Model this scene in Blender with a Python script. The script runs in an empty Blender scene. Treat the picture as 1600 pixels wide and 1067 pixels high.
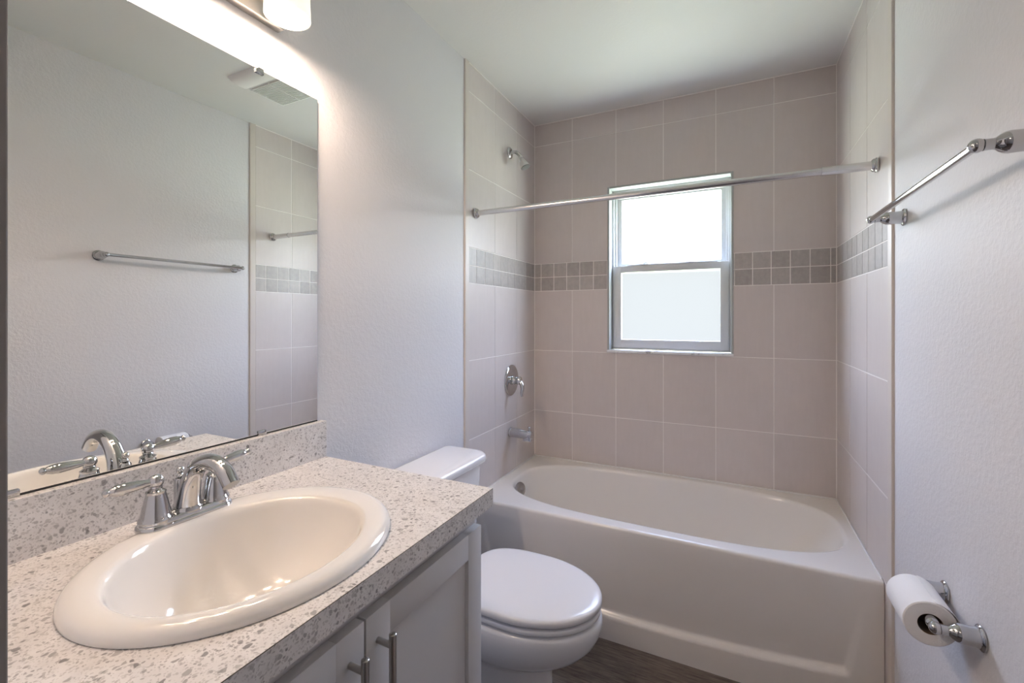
import bpy, bmesh, math, random
from mathutils import Vector, Matrix

random.seed(7)
scene = bpy.context.scene
C = scene.collection

# ------------------------------------------------------------------ room numbers (metres)
W, D, H = 1.495, 2.478, 2.437          # room width, back wall, ceiling height
CT = 0.884                             # counter top
YN = 0.12                              # room face of the wall with the doorway
YT = 1.766                             # tub apron
TUB = 0.455
CAM = (1.066, 0.0, 1.2841)

# ------------------------------------------------------------------ camera
cam_d = bpy.data.cameras.new('camera')
cam = bpy.data.objects.new('camera', cam_d)
C.objects.link(cam)
cam.location = CAM
cam.rotation_euler = (math.pi / 2, 0, 0.4567)
cam_d.sensor_fit = 'HORIZONTAL'
cam_d.sensor_width = 36
cam_d.lens = 36 * 698.97 / 1600
cam_d.shift_y = -37.63 / 1600
cam_d.clip_start = 0.01
scene.camera = cam

# ------------------------------------------------------------------ view
scene.view_settings.view_transform = 'Standard'
scene.view_settings.look = 'None'
scene.view_settings.exposure = 1.38
scene.view_settings.gamma = 1.0
scene.view_settings.use_curve_mapping = False
scene.cycles.use_denoising = True
scene.cycles.max_bounces = 14
scene.cycles.diffuse_bounces = 8
scene.cycles.transparent_max_bounces = 12
scene.cycles.caustics_reflective = False
scene.cycles.caustics_refractive = False

# ------------------------------------------------------------------ world: bright hazy sky over a lawn, dim horizon band added to darken the lower pane
SKY = 16.0
world = bpy.data.worlds.new('sky')
scene.world = world
world.use_nodes = True
wn, wl = world.node_tree.nodes, world.node_tree.links
wn.clear()
w_out = wn.new('ShaderNodeOutputWorld')
w_bg = wn.new('ShaderNodeBackground')
w_tc = wn.new('ShaderNodeTexCoord')
w_sep = wn.new('ShaderNodeSeparateXYZ')
w_map = wn.new('ShaderNodeMapRange')
w_ramp = wn.new('ShaderNodeValToRGB')
wl.new(w_tc.outputs['Generated'], w_sep.inputs[0])
wl.new(w_sep.outputs['Z'], w_map.inputs['Value'])
w_map.inputs['From Min'].default_value = -1
w_map.inputs['From Max'].default_value = 1
wl.new(w_map.outputs['Result'], w_ramp.inputs[0])
els = w_ramp.color_ramp.elements
els[0].position = 0.0
els[0].color = (0.30, 0.35, 0.24, 1)
els[1].position = 1.0
els[1].color = (0.38, 0.52, 1.0, 1)
for p, c in ((0.40, (0.46, 0.52, 0.38, 1)), (0.462, (0.40, 0.44, 0.36, 1)), (0.472, (0.053, 0.0555, 0.0565, 1)), (0.549, (0.053, 0.0555, 0.0565, 1)), (0.556, (0.94, 0.97, 1.0, 1)), (0.70, (0.58, 0.70, 1.0, 1))):
    e = els.new(p)
    e.color = c
wl.new(w_ramp.outputs['Color'], w_bg.inputs['Color'])
w_bg.inputs['Strength'].default_value = SKY
wl.new(w_bg.outputs['Background'], w_out.inputs['Surface'])

# sampling portal over the window opening
pl = bpy.data.lights.new('window_portal', 'AREA')
pl.shape = 'RECTANGLE'
pl.size, pl.size_y = 0.62, 0.92
pl.cycles.is_portal = True
po = bpy.data.objects.new('window_portal', pl)
C.objects.link(po)
po.location = (0.758, D + 0.125, 1.552)
po.rotation_euler = (-math.pi / 2, 0, 0)

# vanity bulbs and hallway fill
BULB_W = 3.4
BULB_C = (1.0, 0.79, 0.63)
HALL_W = 1.3


# ------------------------------------------------------------------ material helpers
def mat(name, color, rough=0.5, metal=0.0, spec=0.5, coat=0.0):
    m = bpy.data.materials.new(name)
    m.use_nodes = True
    b = m.node_tree.nodes['Principled BSDF']
    b.inputs['Base Color'].default_value = (*color, 1)
    b.inputs['Roughness'].default_value = rough
    b.inputs['Metallic'].default_value = metal
    b.inputs['Specular IOR Level'].default_value = spec
    b.inputs['Coat Weight'].default_value = coat
    b.inputs['Coat Roughness'].default_value = 0.05
    return m


class NT:
    """short-hand around a material's node tree"""
    def __init__(s, m):
        s.m, s.n, s.l = m, m.node_tree.nodes, m.node_tree.links
        s.b = s.n['Principled BSDF']
        s.tc = s.n.new('ShaderNodeTexCoord')
        s.co = s.tc.outputs['Object']

    def node(s, t, ins=None, **kw):
        n = s.n.new(t)
        for k, v in kw.items():
            setattr(n, k, v)
        for k, v in (ins or {}).items():
            if isinstance(v, bpy.types.NodeSocket):
                s.l.new(v, n.inputs[k])
            else:
                n.inputs[k].default_value = v
        return n

    def math(s, op, a, b=0.0, clamp=False):
        n = s.node('ShaderNodeMath', {0: a, 1: b}, operation=op)
        n.use_clamp = clamp
        return n.outputs[0]

    def scaled(s, v):
        return s.node('ShaderNodeMapping', {'Vector': s.co, 'Scale': v}).outputs[0]

    def noise(s, scale, detail=3, rough=0.5, vec=None):
        return s.node('ShaderNodeTexNoise', {'Vector': vec or s.co, 'Scale': scale, 'Detail': detail, 'Roughness': rough})

    def ramp(s, fac, stops):
        r = s.node('ShaderNodeValToRGB', {0: fac})
        e = r.color_ramp.elements
        e[0].position, e[0].color = stops[0][0], (*stops[0][1], 1)
        e[1].position, e[1].color = stops[-1][0], (*stops[-1][1], 1)
        for p, c in stops[1:-1]:
            q = e.new(p)
            q.color = (*c, 1)
        return r.outputs[0]

    def mix(s, fac, a, b, blend='MIX'):
        n = s.node('ShaderNodeMix', data_type='RGBA', blend_type=blend)
        for k, v in ((0, fac), (6, a), (7, b)):
            if isinstance(v, bpy.types.NodeSocket):
                s.l.new(v, n.inputs[k])
            elif k == 0:
                n.inputs[0].default_value = v
            else:
                n.inputs[k].default_value = (*v, 1)
        return n.outputs[2]

    def color(s, sock):
        s.l.new(sock, s.b.inputs['Base Color'])

    def bump(s, height, strength, dist=0.002):
        n = s.node('ShaderNodeBump', {'Height': height, 'Strength': strength, 'Distance': dist})
        s.l.new(n.outputs[0], s.b.inputs['Normal'])


def plaster(name, color, strength):
    m = mat(name, color, 0.6, spec=0.3)
    t = NT(m)
    a = t.noise(85, 3, 0.55)
    k = t.node('ShaderNodeMapRange', {'Value': a.outputs[0], 'From Min': 0.42, 'From Max': 0.62})
    f = t.noise(230, 2, 0.5)
    h = t.math('ADD', k.outputs[0], t.math('MULTIPLY', f.outputs[0], 0.5))
    t.bump(h, strength, 0.0022)
    return m


M_WALL = plaster('painted_drywall', (0.67, 0.657, 0.675), 0.17)
M_CEIL = plaster('ceiling_paint', (0.72, 0.705, 0.685), 0.06)
M_TRIMW = mat('white_trim_paint', (0.76, 0.75, 0.74), 0.4)
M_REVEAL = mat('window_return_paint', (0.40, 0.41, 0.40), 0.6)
M_JAMB = mat('dark_door_jamb', (0.27, 0.245, 0.235), 0.6)


def tile_mat(name, c0, c1, stain, bs=14):
    m = mat(name, c0, 0.42, spec=0.4)
    t = NT(m)
    st = t.noise(9, 4, 0.6, t.scaled((6, 6, 0.8)))
    bl = t.noise(bs, 5, 0.65)
    at = t.node('ShaderNodeAttribute', attribute_name='tile_rand')
    f = t.math('ADD', t.math('MULTIPLY', st.outputs[0], 0.45), t.math('MULTIPLY', bl.outputs[0], stain))
    f = t.math('ADD', f, t.math('MULTIPLY', at.outputs['Fac'], 0.30))
    f = t.math('SUBTRACT', f, 0.2, True)
    t.color(t.mix(f, c0, c1))
    t.bump(st.outputs[0], 0.03, 0.001)
    return m


M_TILE = tile_mat('linen_wall_tile', (0.57, 0.512, 0.49), (0.68, 0.62, 0.60), 0.45)
M_MOSA = tile_mat('mosaic_tile', (0.26, 0.235, 0.222), (0.50, 0.46, 0.44), 0.85, 42)
M_GROUT = mat('grout', (0.86, 0.82, 0.79), 0.8, spec=0.2)
M_BULL = mat('bullnose_trim', (0.62, 0.56, 0.52), 0.45)
M_TUB = mat('tub_enamel', (0.77, 0.74, 0.71), 0.16, spec=0.5)
M_CHINA = mat('toilet_china', (0.80, 0.79, 0.80), 0.12, spec=0.5)
M_SEAT = mat('toilet_seat_plastic', (0.78, 0.77, 0.785), 0.2)
M_SINK = mat('sink_china', (0.84, 0.81, 0.775), 0.1, spec=0.5, coat=0.3)
M_CHROME = mat('chrome', (0.58, 0.58, 0.59), 0.05, 1.0)
M_SATIN = mat('satin_steel', (0.72, 0.71, 0.72), 0.22, 1.0)
M_NICKEL = mat('brushed_nickel', (0.50, 0.47, 0.44), 0.3, 1.0)
M_CAB = mat('cabinet_paint', (0.60, 0.59, 0.595), 0.42)
M_DARK = mat('dark_gap', (0.02, 0.02, 0.02), 0.7)
M_SEAM = mat('laminate_seam', (0.10, 0.08, 0.065), 0.5)
M_PLASTIC = mat('white_plastic', (0.82, 0.82, 0.80), 0.35)
M_VINYL = mat('window_vinyl', (0.60, 0.61, 0.62), 0.35)
M_LENS = mat('fan_lens', (0.86, 0.84, 0.82), 0.3)
M_CARD = mat('cardboard', (0.16, 0.11, 0.08), 0.9)
M_MIRROR = mat('mirror_silver', (0.955, 0.965, 0.945), 0.0, 1.0)


def paper_mat():
    m = mat('tissue_paper', (0.84, 0.83, 0.84), 0.9, spec=0.1)
    t = NT(m)
    v = t.node('ShaderNodeTexVoronoi', {'Vector': t.co, 'Scale': 260})
    t.bump(v.outputs['Distance'], 0.25, 0.001)
    return m


M_PAPER = paper_mat()


def marble_mat():
    m = mat('sill_marble', (0.85, 0.85, 0.85), 0.2)
    t = NT(m)
    n = t.noise(14, 6, 0.7)
    t.color(t.ramp(n.outputs[0], [(0.36, (0.25, 0.23, 0.24)), (0.46, (0.78, 0.77, 0.77)), (1.0, (0.9, 0.9, 0.9))]))
    return m


M_MARBLE = marble_mat()


def laminate_mat():
    m = mat('speckled_laminate', (0.7, 0.67, 0.65), 0.38, spec=0.35)
    t = NT(m)
    base = t.noise(30, 3)
    col = t.ramp(base.outputs[0], [(0.3, (0.66, 0.63, 0.615)), (0.7, (0.76, 0.735, 0.72))])
    warp = t.noise(60, 2)
    vec = t.node('ShaderNodeVectorMath', {0: t.co, 1: warp.outputs['Color']}, operation='MULTIPLY_ADD')
    vec = t.node('ShaderNodeMix', {0: 0.012, 4: t.co, 5: warp.outputs['Color']}, data_type='VECTOR')
    for sc, lo, hi, ca, cb in ((300, 0.08, 0.66, (0.40, 0.375, 0.36), (0.62, 0.59, 0.575)),
                               (165, -0.05, 0.55, (0.27, 0.25, 0.245), (0.57, 0.54, 0.525)),
                               (95, -0.36, 0.50, (0.15, 0.14, 0.14), (0.40, 0.375, 0.365))):
        v = t.node('ShaderNodeTexVoronoi', {'Vector': vec.outputs[1], 'Scale': sc, 'Randomness': 1.0})
        sp = t.node('ShaderNodeSeparateColor', {0: v.outputs['Color']})
        thr = t.node('ShaderNodeMapRange', {'Value': sp.outputs[0], 'To Min': lo, 'To Max': hi})
        d = t.math('SUBTRACT', thr.outputs[0], v.outputs['Distance'])
        k = t.math('MULTIPLY', d, 9.0, True)
        chip = t.mix(sp.outputs[1], ca, cb)
        col = t.mix(t.math('MULTIPLY', k, 0.85), col, chip)
    t.color(col)
    return m


M_LAM = laminate_mat()


def floor_mat():
    m = mat('dark_wood_vinyl', (0.1, 0.08, 0.07), 0.45, spec=0.4)
    t = NT(m)
    br = t.node('ShaderNodeTexBrick', {'Vector': t.co, 'Color1': (0.3, 0.3, 0.3, 1), 'Color2': (0.8, 0.8, 0.8, 1), 'Mortar': (0, 0, 0, 1),
                                       'Scale': 1.0, 'Mortar Size': 0.0012, 'Brick Width': 1.2, 'Row Height': 0.15})
    br.offset = 0.37
    g = t.noise(6, 6, 0.65, t.scaled((2.2, 26, 1)))
    g2 = t.noise(3, 4, 0.6, t.scaled((1.5, 6, 1)))
    f = t.math('ADD', t.math('MULTIPLY', g.outputs[0], 0.7), t.math('MULTIPLY', g2.outputs[0], 0.45))
    c = t.ramp(f, [(0.42, (0.06, 0.046, 0.038)), (0.56, (0.17, 0.135, 0.115)), (0.75, (0.31, 0.255, 0.22))])
    c = t.mix(0.35, c, br.outputs['Color'], 'MULTIPLY')
    t.color(c)
    t.bump(g.outputs[0], 0.1, 0.001)
    return m


M_FLOOR = floor_mat()


def glass_mat(name, clear, tint, white):
    m = bpy.data.materials.new(name)
    m.use_nodes = True
    n, l = m.node_tree.nodes, m.node_tree.links
    n.clear()
    o = n.new('ShaderNodeOutputMaterial')
    a = n.new('ShaderNodeBsdfTransparent')
    a.inputs[0].default_value = (*tint, 1)
    b = n.new('ShaderNodeBsdfTranslucent')
    b.inputs[0].default_value = (*white, 1)
    x = n.new('ShaderNodeMixShader')
    x.inputs[0].default_value = 1 - clear
    l.new(a.outputs[0], x.inputs[1])
    l.new(b.outputs[0], x.inputs[2])
    l.new(x.outputs[0], o.inputs[0])
    return m


M_GLASS_UP = glass_mat('frosted_glass', 0.78, (0.97, 0.98, 0.98), (0.8, 0.82, 0.82))
M_GLASS_LOW = glass_mat('screened_frosted_glass', 0.975, (0.57, 0.57, 0.57), (0.3, 0.31, 0.31))


def shade_mat():
    m = mat('lamp_shade_glass', (0.9, 0.86, 0.80), 0.35)
    b = m.node_tree.nodes['Principled BSDF']
    b.inputs['Emission Color'].default_value = (1.0, 0.90, 0.76, 1)
    b.inputs['Emission Strength'].default_value = 0.30
    return m


M_SHADE = shade_mat()


def glow_mat():
    m = mat('lit_bulb', (1, 1, 1), 0.4)
    b = m.node_tree.nodes['Principled BSDF']
    b.inputs['Emission Color'].default_value = (1.0, 0.86, 0.68, 1)
    b.inputs['Emission Strength'].default_value = 4.0
    return m


M_BULB = glow_mat()

# ------------------------------------------------------------------ object helpers
OFF = {}


def tag(o, label=None, cat=None, group=None, kind=None):
    if label:
        o['label'] = label
    if cat:
        o['category'] = cat
    if group:
        o['group'] = group
    if kind:
        o['kind'] = kind
    return o


def thing(name, loc, label, cat, group=None, kind=None):
    o = bpy.data.objects.new(name, None)
    o.empty_display_size = 0.05
    C.objects.link(o)
    o.location = loc
    OFF[o] = Vector(loc)
    return tag(o, label, cat, group, kind)


def obj(name, bm, mats, parent=None, angle=40, origin=None, smooth=True):
    """link a bmesh given in room coordinates as one mesh object"""
    if not isinstance(mats, (list, tuple)):
        mats = [mats]
    bmesh.ops.recalc_face_normals(bm, faces=bm.faces[:])
    if origin is None:
        if bm.verts:
            xs = [v.co for v in bm.verts]
            origin = Vector([(min(c[i] for c in xs) + max(c[i] for c in xs)) / 2 for i in range(3)])
        else:
            origin = Vector((0, 0, 0))
    origin = Vector(origin)
    bmesh.ops.translate(bm, verts=bm.verts[:], vec=-origin)
    me = bpy.data.meshes.new(name)
    bm.to_mesh(me)
    bm.free()
    for m in mats:
        me.materials.append(m)
    if smooth:
        me.shade_smooth()
        me.set_sharp_from_angle(angle=math.radians(angle))
    o = bpy.data.objects.new(name, me)
    C.objects.link(o)
    base = OFF[parent] if parent is not None else Vector((0, 0, 0))
    o.parent = parent
    o.location = origin - base
    OFF[o] = origin
    return o


def NB():
    return bmesh.new()


def box(bm, lo, hi, bev=0.0, seg=2, mi=0, edges=None):
    r = bmesh.ops.create_cube(bm, size=1.0)
    vs = r['verts']
    for v in vs:
        v.co = Vector([lo[i] + (hi[i] - lo[i]) * (v.co[i] + 0.5) for i in range(3)])
    fs = set(f for v in vs for f in v.link_faces)
    for f in fs:
        f.material_index = mi
    if bev > 0:
        es = set(e for v in vs for e in v.link_edges)
        if edges:
            es = [e for e in es if edges(e)]
        bmesh.ops.bevel(bm, geom=list(es), offset=bev, segments=seg, profile=0.5, affect='EDGES', clamp_overlap=True, material=-1)
    return bm


def loft(bm, rings, cap0=True, cap1=True, closed=True, mi=0):
    rv = [[bm.verts.new(p) for p in r] for r in rings]
    n = len(rv[0])
    for a, b in zip(rv, rv[1:]):
        for i in range(n if closed else n - 1):
            j = (i + 1) % n
            try:
                f = bm.faces.new((a[i], a[j], b[j], b[i]))
                f.material_index = mi
            except ValueError:
                pass
    for flag, r in ((cap0, rv[0]), (cap1, rv[-1])):
        if flag:
            f = bm.faces.new(r)
            f.material_index = mi
    return rv


def basis(d):
    d = Vector(d).normalized()
    u = d.orthogonal().normalized()
    return u, d.cross(u), d


def lathe(bm, prof, org, axis, seg=32, cap0=True, cap1=True, mi=0):
    """prof: (radius, distance along axis)"""
    u, v, d = basis(axis)
    org = Vector(org)
    rings = []
    for r, h in prof:
        r = max(r, 1e-4)
        rings.append([org + d * h + (u * math.cos(t) + v * math.sin(t)) * r for t in [2 * math.pi * i / seg for i in range(seg)]])
    loft(bm, rings, cap0, cap1, mi=mi)
    return bm


def smooth_path(pts, n=6):
    """Catmull-Rom through points given as tuples of any length"""
    P = [Vector(p) for p in pts]
    P = [P[0] * 2 - P[1]] + P + [P[-1] * 2 - P[-2]]
    out = []
    for i in range(1, len(P) - 2):
        for k in range(n):
            t = k / n
            a, b, c, d = P[i - 1], P[i], P[i + 1], P[i + 2]
            out.append(0.5 * ((2 * b) + (c - a) * t + (2 * a - 5 * b + 4 * c - d) * t * t + (3 * b - a - 3 * c + d) * t ** 3))
    out.append(P[-2])
    return out


def tube(bm, pts, rad, seg=20, cap=True, flat=None, mi=0):
    """sweep a circle (or an ellipse: flat = (side, up)) along a path"""
    P = [Vector(p) for p in pts]
    n = len(P)
    R = rad if isinstance(rad, (list, tuple)) else [rad] * n
    T = [(P[min(i + 1, n - 1)] - P[max(i - 1, 0)]).normalized() for i in range(n)]
    u = T[0].orthogonal().normalized()
    if flat is not None:
        u = Vector(flat[0]).normalized()
    rings = []
    for i in range(n):
        u = (u - T[i] * u.dot(T[i])).normalized()
        v = T[i].cross(u)
        k = flat[1] if flat is not None else 1.0
        k = k[i] if isinstance(k, (list, tuple)) else k
        rings.append([P[i] + (u * math.cos(a) + v * math.sin(a) * k) * R[i] for a in [2 * math.pi * j / seg for j in range(seg)]])
    loft(bm, rings, cap, cap, mi=mi)
    return bm


def ball(bm, c, r, seg=20, sc=(1, 1, 1), mi=0):
    m = Matrix.Translation(Vector(c)) @ Matrix.Diagonal((*sc, 1))
    res = bmesh.ops.create_uvsphere(bm, u_segments=seg, v_segments=seg // 2, radius=r, matrix=m)
    for v in res['verts']:
        for f in v.link_faces:
            f.material_index = mi
    return bm


# ------------------------------------------------------------------ tiles
GX = [0.0, 0.2365, 0.4892, 0.7405, 0.9935, 1.2470, W]
GZ_LOW = [0.0, TUB + 0.003, 0.729, 1.088, 1.441]
GZ_HIGH = [1.603, 1.955, 2.308, H]
BAND = [1.441, 1.522, 1.603]
GY = [1.7275, 1.973, 2.226, D]
MX = [0.0, 0.042, 0.123, 0.203, 0.282, 0.362, 0.441, 0.520, 0.60, 0.68, 0.76, 0.84, 0.92, 1.0, 1.078, 1.157, 1.236, 1.3145, 1.393, 1.472, W]
MY = [1.7275, 1.795, 1.875, 1.955, 2.035, 2.115, 2.195, 2.275, 2.355, 2.435, D]
G = 0.0016      # half a grout line
WIN = (0.443, 1.092, 1.073, 2.011)     # x0, z0, x1, z1 of the opening


def tile_cells(bm, us, vs, P, mi, layer, hole=None):
    for u0, u1 in zip(us, us[1:]):
        for v0, v1 in zip(vs, vs[1:]):
            r = random.random()
            a, b, c, d = u0 + G, v0 + G, u1 - G, v1 - G
            rects = [(a, b, c, d)]
            if hole and a < hole[2] and c > hole[0] and b < hole[3] and d > hole[1]:
                h0, k0, h1, k1 = max(a, hole[0]), max(b, hole[1]), min(c, hole[2]), min(d, hole[3])
                rects = [(a, b, h0, d), (h1, b, c, d), (h0, b, h1, k0), (h0, k1, h1, d)]
            for (x0, y0, x1, y1) in rects:
                if x1 - x0 < 0.0015 or y1 - y0 < 0.0015:
                    continue
                e = 0.0008 if len(rects) == 1 else 0.0
                lo = [bm.verts.new(P(u, v, 0)) for u, v in ((x0, y0), (x1, y0), (x1, y1), (x0, y1))]
                hi = [bm.verts.new(P(u, v, 1)) for u, v in ((x0 + e, y0 + e), (x1 - e, y0 + e), (x1 - e, y1 - e), (x0 + e, y1 - e))]
                fs = [bm.faces.new(hi)]
                for i in range(4):
                    j = (i + 1) % 4
                    fs.append(bm.faces.new((lo[i], lo[j], hi[j], hi[i])))
                for f in fs:
                    f.material_index = mi
                    f[layer] = r


def frame_quads(bm, out, hole, P, mi):
    (a, b, c, d), (e, f, g, h) = out, hole
    for x0, y0, x1, y1 in ((a, b, e, d), (g, b, c, d), (e, b, g, f), (e, h, g, d)):
        q = bm.faces.new([bm.verts.new(P(u, v, 0)) for u, v in ((x0, y0), (x1, y0), (x1, y1), (x0, y1))])
        q.material_index = mi


# back wall: grout bed, tiles, and the returns of the window opening
bm = NB()
lay = bm.faces.layers.float.new('tile_rand')
T = 0.0011
Pb = lambda u, v, d: (u, D + T - T * d, v)
frame_quads(bm, (-0.1, 0, W + 0.1, H), WIN, Pb, 1)
for vs in (GZ_LOW, GZ_HIGH):
    tile_cells(bm, GX, vs, Pb, 0, lay, WIN)
tile_cells(bm, MX, BAND, Pb, 2, lay, WIN)
x0, z0, x1, z1 = WIN
# edge trim round the opening, then plastered returns, then the outer face of the wall
t = 0.011
for lo, hi in (((x0 - 0.001, D - 0.003, z0), (x0 + t, D + 0.02, z1)), ((x1 - t, D - 0.003, z0), (x1 + 0.001, D + 0.02, z1)),
               ((x0 + t, D - 0.003, z1 - t), (x1 - t, D + 0.02, z1 + 0.001))):
    box(bm, lo, hi, 0.003, 2, 3)
DW = 0.13
for lo, hi in (((x0 - 0.10, D + 0.02, z0 - 0.1), (x0 + t, D + DW, z1 + 0.1)), ((x1 - t, D + 0.02, z0 - 0.1), (x1 + 0.10, D + DW, z1 + 0.1)),
               ((x0 + t, D + 0.02, z1 - t), (x1 - t, D + DW, z1 + 0.1)), ((x0 + t, D + 0.02, z0 - 0.1), (x1 - t, D + DW, z0))):
    box(bm, lo, hi, 0, 1, 3)
for lo, hi in (((-0.1, D + 0.03, -0.05), (x0 - 0.02, D + DW, H + 0.05)), ((x1 + 0.02, D + 0.03, -0.05), (W + 0.1, D + DW, H + 0.05)),
               ((x0 - 0.02, D + 0.03, -0.05), (x1 + 0.02, D + DW, z0 - 0.02)), ((x0 - 0.02, D + 0.03, z1 + 0.02), (x1 + 0.02, D + DW, H + 0.05))):
    box(bm, lo, hi, 0, 1, 3)
# light grout bead in the two corners and along the ceiling
box(bm, (0, D - 0.003, TUB + 0.009), (0.003, D, H), 0, 1, 1)
box(bm, (W - 0.003, D - 0.003, TUB + 0.009), (W, D, H), 0, 1, 1)
box(bm, (0, D - 0.003, H - 0.004), (W, D, H), 0, 1, 1)
tag(obj('wall_back', bm, [M_TILE, M_GROUT, M_MOSA, M_REVEAL], smooth=False, origin=(0, D, 0)), 'linen-look tiled back wall with a mosaic band around the window', kind='structure')


def side_wall(name, sgn, x, label):
    """drywall up to the bullnose, then tiles to the back wall"""
    bm = NB()
    lay = bm.faces.layers.float.new('tile_rand')
    xd = x - sgn * 0.005 if sgn > 0 else x + 0.004
    # drywall slab
    lo, hi = ((xd - 0.1, YN - 0.12, -0.05), (xd, D, H + 0.05)) if sgn > 0 else ((xd, -0.0, -0.05), (xd + 0.1, D, H + 0.05))
    box(bm, lo, hi, 0, 1, 3)
    P = lambda u, v, d: (x - sgn * (T - T * d), u, v)
    # grout bed slab in front of the drywall
    xs = sorted((xd, x - sgn * T))
    box(bm, (xs[0], 1.7265, 0), (xs[1], D, H), 0, 1, 1)
    for vs in (GZ_LOW, GZ_HIGH):
        tile_cells(bm, GY, vs, P, 0, lay)
    tile_cells(bm, MY, BAND, P, 2, lay)
    xs = sorted((x, x + sgn * 0.003))
    box(bm, (xs[0], 1.7275, H - 0.004), (xs[1], D, H), 0, 1, 1)
    tag(obj(name, bm, [M_TILE, M_GROUT, M_MOSA, M_WALL], smooth=False, origin=(x, 0, 0)), label, kind='structure')


side_wall('wall_left', 1, 0.0, 'textured gray wall behind the mirror, tiled at the tub')
side_wall('wall_right', -1, W, 'textured gray wall with the towel bar, tiled at the tub')


def bullnose(name, sgn, x, y0, y1):
    bm = NB()
    xd = x - sgn * 0.005 if sgn > 0 else x + 0.004
    prof = [(0, y0), (0.0045, y0 + 0.0008), (0.0068, y0 + 0.003), (0.0075, y0 + 0.008), (0.0075, y1), (0, y1)]
    loft(bm, [[(xd + sgn * p, y, z) for p, y in prof] for z in (0.0, H)], True, True)
    tag(obj(name, bm, M_BULL, angle=35), 'beige bullnose tile strip ending the tub surround', kind='structure')


bullnose('trim_1', 1, 0.0, 1.694, 1.7262)
bullnose('trim_2', -1, W, 1.690, 1.7262)

# floor, ceiling, doorway wall and the dim hallway behind the camera
YH = -1.25
bm = NB()
box(bm, (-0.1, YH - 0.1, -0.08), (W + 0.4, D + 0.1, 0.0))
tag(obj('floor', bm, M_FLOOR, smooth=False, origin=(0, 0, 0)), 'dark wood-look plank floor', kind='structure')
bm = NB()
box(bm, (-0.1, YH - 0.1, H), (W + 0.4, D + 0.13, H + 0.1))
tag(obj('ceiling', bm, M_CEIL, smooth=False, origin=(0, 0, 0)), 'white painted ceiling', kind='structure')
XJ = 0.628
bm = NB()
box(bm, (-0.105, YN - 0.12, 0), (XJ - 0.018, YN, H))
box(bm, (XJ - 0.018, YN - 0.12, 2.06), (W + 0.004, YN, H))
tag(obj('wall_front', bm, M_WALL, smooth=False), 'wall with the doorway the room is seen from', kind='structure')
bm = NB()
box(bm, (XJ - 0.018, YN - 0.125, 0), (XJ, YN + 0.001, 2.06), 0.001)
tag(obj('trim_3', bm, M_JAMB, smooth=False), 'dark door jamb at the edge of the view', kind='structure')
bm = NB()
box(bm, (XJ, YN - 0.125, 2.042), (W - 0.001, YN + 0.001, 2.06), 0.001)
tag(obj('trim_4', bm, M_JAMB, smooth=False), 'dark head jamb over the doorway', kind='structure')
bm = NB()
box(bm, (-0.2, YH - 0.1, 0), (W + 0.4, YH, H))
box(bm, (-0.205, YH, 0), (-0.105, YN - 0.12, H))
box(bm, (W + 0.3, YH, 0), (W + 0.4, 0.0, H))
box(bm, (W + 0.1, -0.06, 0), (W + 0.3, 0.0, H))
tag(obj('wall_hallway', bm, M_WALL, smooth=False), 'hallway walls beyond the doorway', kind='structure')
for nm, y0, y1, x0, x1 in (('baseboard_left', 0.93, 1.692, -0.005, 0.008), ('baseboard_right', 0.13, 1.688, W - 0.009, W + 0.004)):
    bm = NB()
    box(bm, (x0, y0, 0), (x1, y1, 0.085), 0.004)
    tag(obj(nm, bm, M_TRIMW), 'white baseboard along the side wall', kind='structure')

hl = bpy.data.lights.new('hallway_fill', 'POINT')  # unseen fill light added to brighten the room through the doorway
hl.energy = HALL_W
hl.color = (1, 0.88, 0.76)
hl.shadow_soft_size = 0.12
ho = bpy.data.objects.new('hallway_fill', hl)
C.objects.link(ho)
ho.location = (0.9, -0.75, 2.2)

# ------------------------------------------------------------------ window
WX0, WX1, WZ0, WZ1 = 0.454, 1.062, 1.104, 2.000
win = thing('window_1', (0.758, D + 0.06, WZ0), 'white vinyl single-hung window with frosted panes in the tiled wall', None, kind='structure')


def ring_frame(bm, a, b, y0, y1, wl_, wr, wb, wt, bev=0.002):
    (x0, z0), (x1, z1) = a, b
    box(bm, (x0, y0, z0), (x0 + wl_, y1, z1), bev)
    box(bm, (x1 - wr, y0, z0), (x1, y1, z1), bev)
    box(bm, (x0 + wl_ - 0.001, y0, z0), (x1 - wr + 0.001, y1, z0 + wb), bev)
    box(bm, (x0 + wl_ - 0.001, y0, z1 - wt), (x1 - wr + 0.001, y1, z1), bev)


bm = NB()
ring_frame(bm, (WX0, WZ0), (WX1, WZ1), D + 0.062, D + 0.125, 0.010, 0.010, 0.010, 0.012)
ring_frame(bm, (WX0 + 0.01, WZ0 + 0.01), (WX1 - 0.01, WZ1 - 0.012), D + 0.080, D + 0.125, 0.012, 0.012, 0.012, 0.012)
obj('window_frame', bm, M_VINYL, win)
bm = NB()
ring_frame(bm, (0.476, 1.560), (1.040, 1.976), D + 0.098, D + 0.122, 0.026, 0.024, 0.03, 0.024)
us = obj('upper_sash', bm, M_VINYL, win)
bm = NB()
box(bm, (0.500, D + 0.108, 1.586), (1.018, D + 0.112, 1.955))
obj('pane', bm, M_GLASS_UP, us, smooth=False)
bm = NB()
ring_frame(bm, (0.463, 1.114), (1.053, 1.572), D + 0.056, D + 0.094, 0.042, 0.040, 0.046, 0.036)
ls = obj('lower_sash', bm, M_VINYL, win)
bm = NB()
box(bm, (0.503, D + 0.084, 1.158), (1.015, D + 0.088, 1.538))
obj('pane', bm, M_GLASS_LOW, ls, smooth=False)
bm = NB()
box(bm, (0.540, D + 0.056, 1.572), (1.0, D + 0.072, 1.578), 0.002)
obj('lift_rail', bm, M_VINYL, ls)
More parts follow.
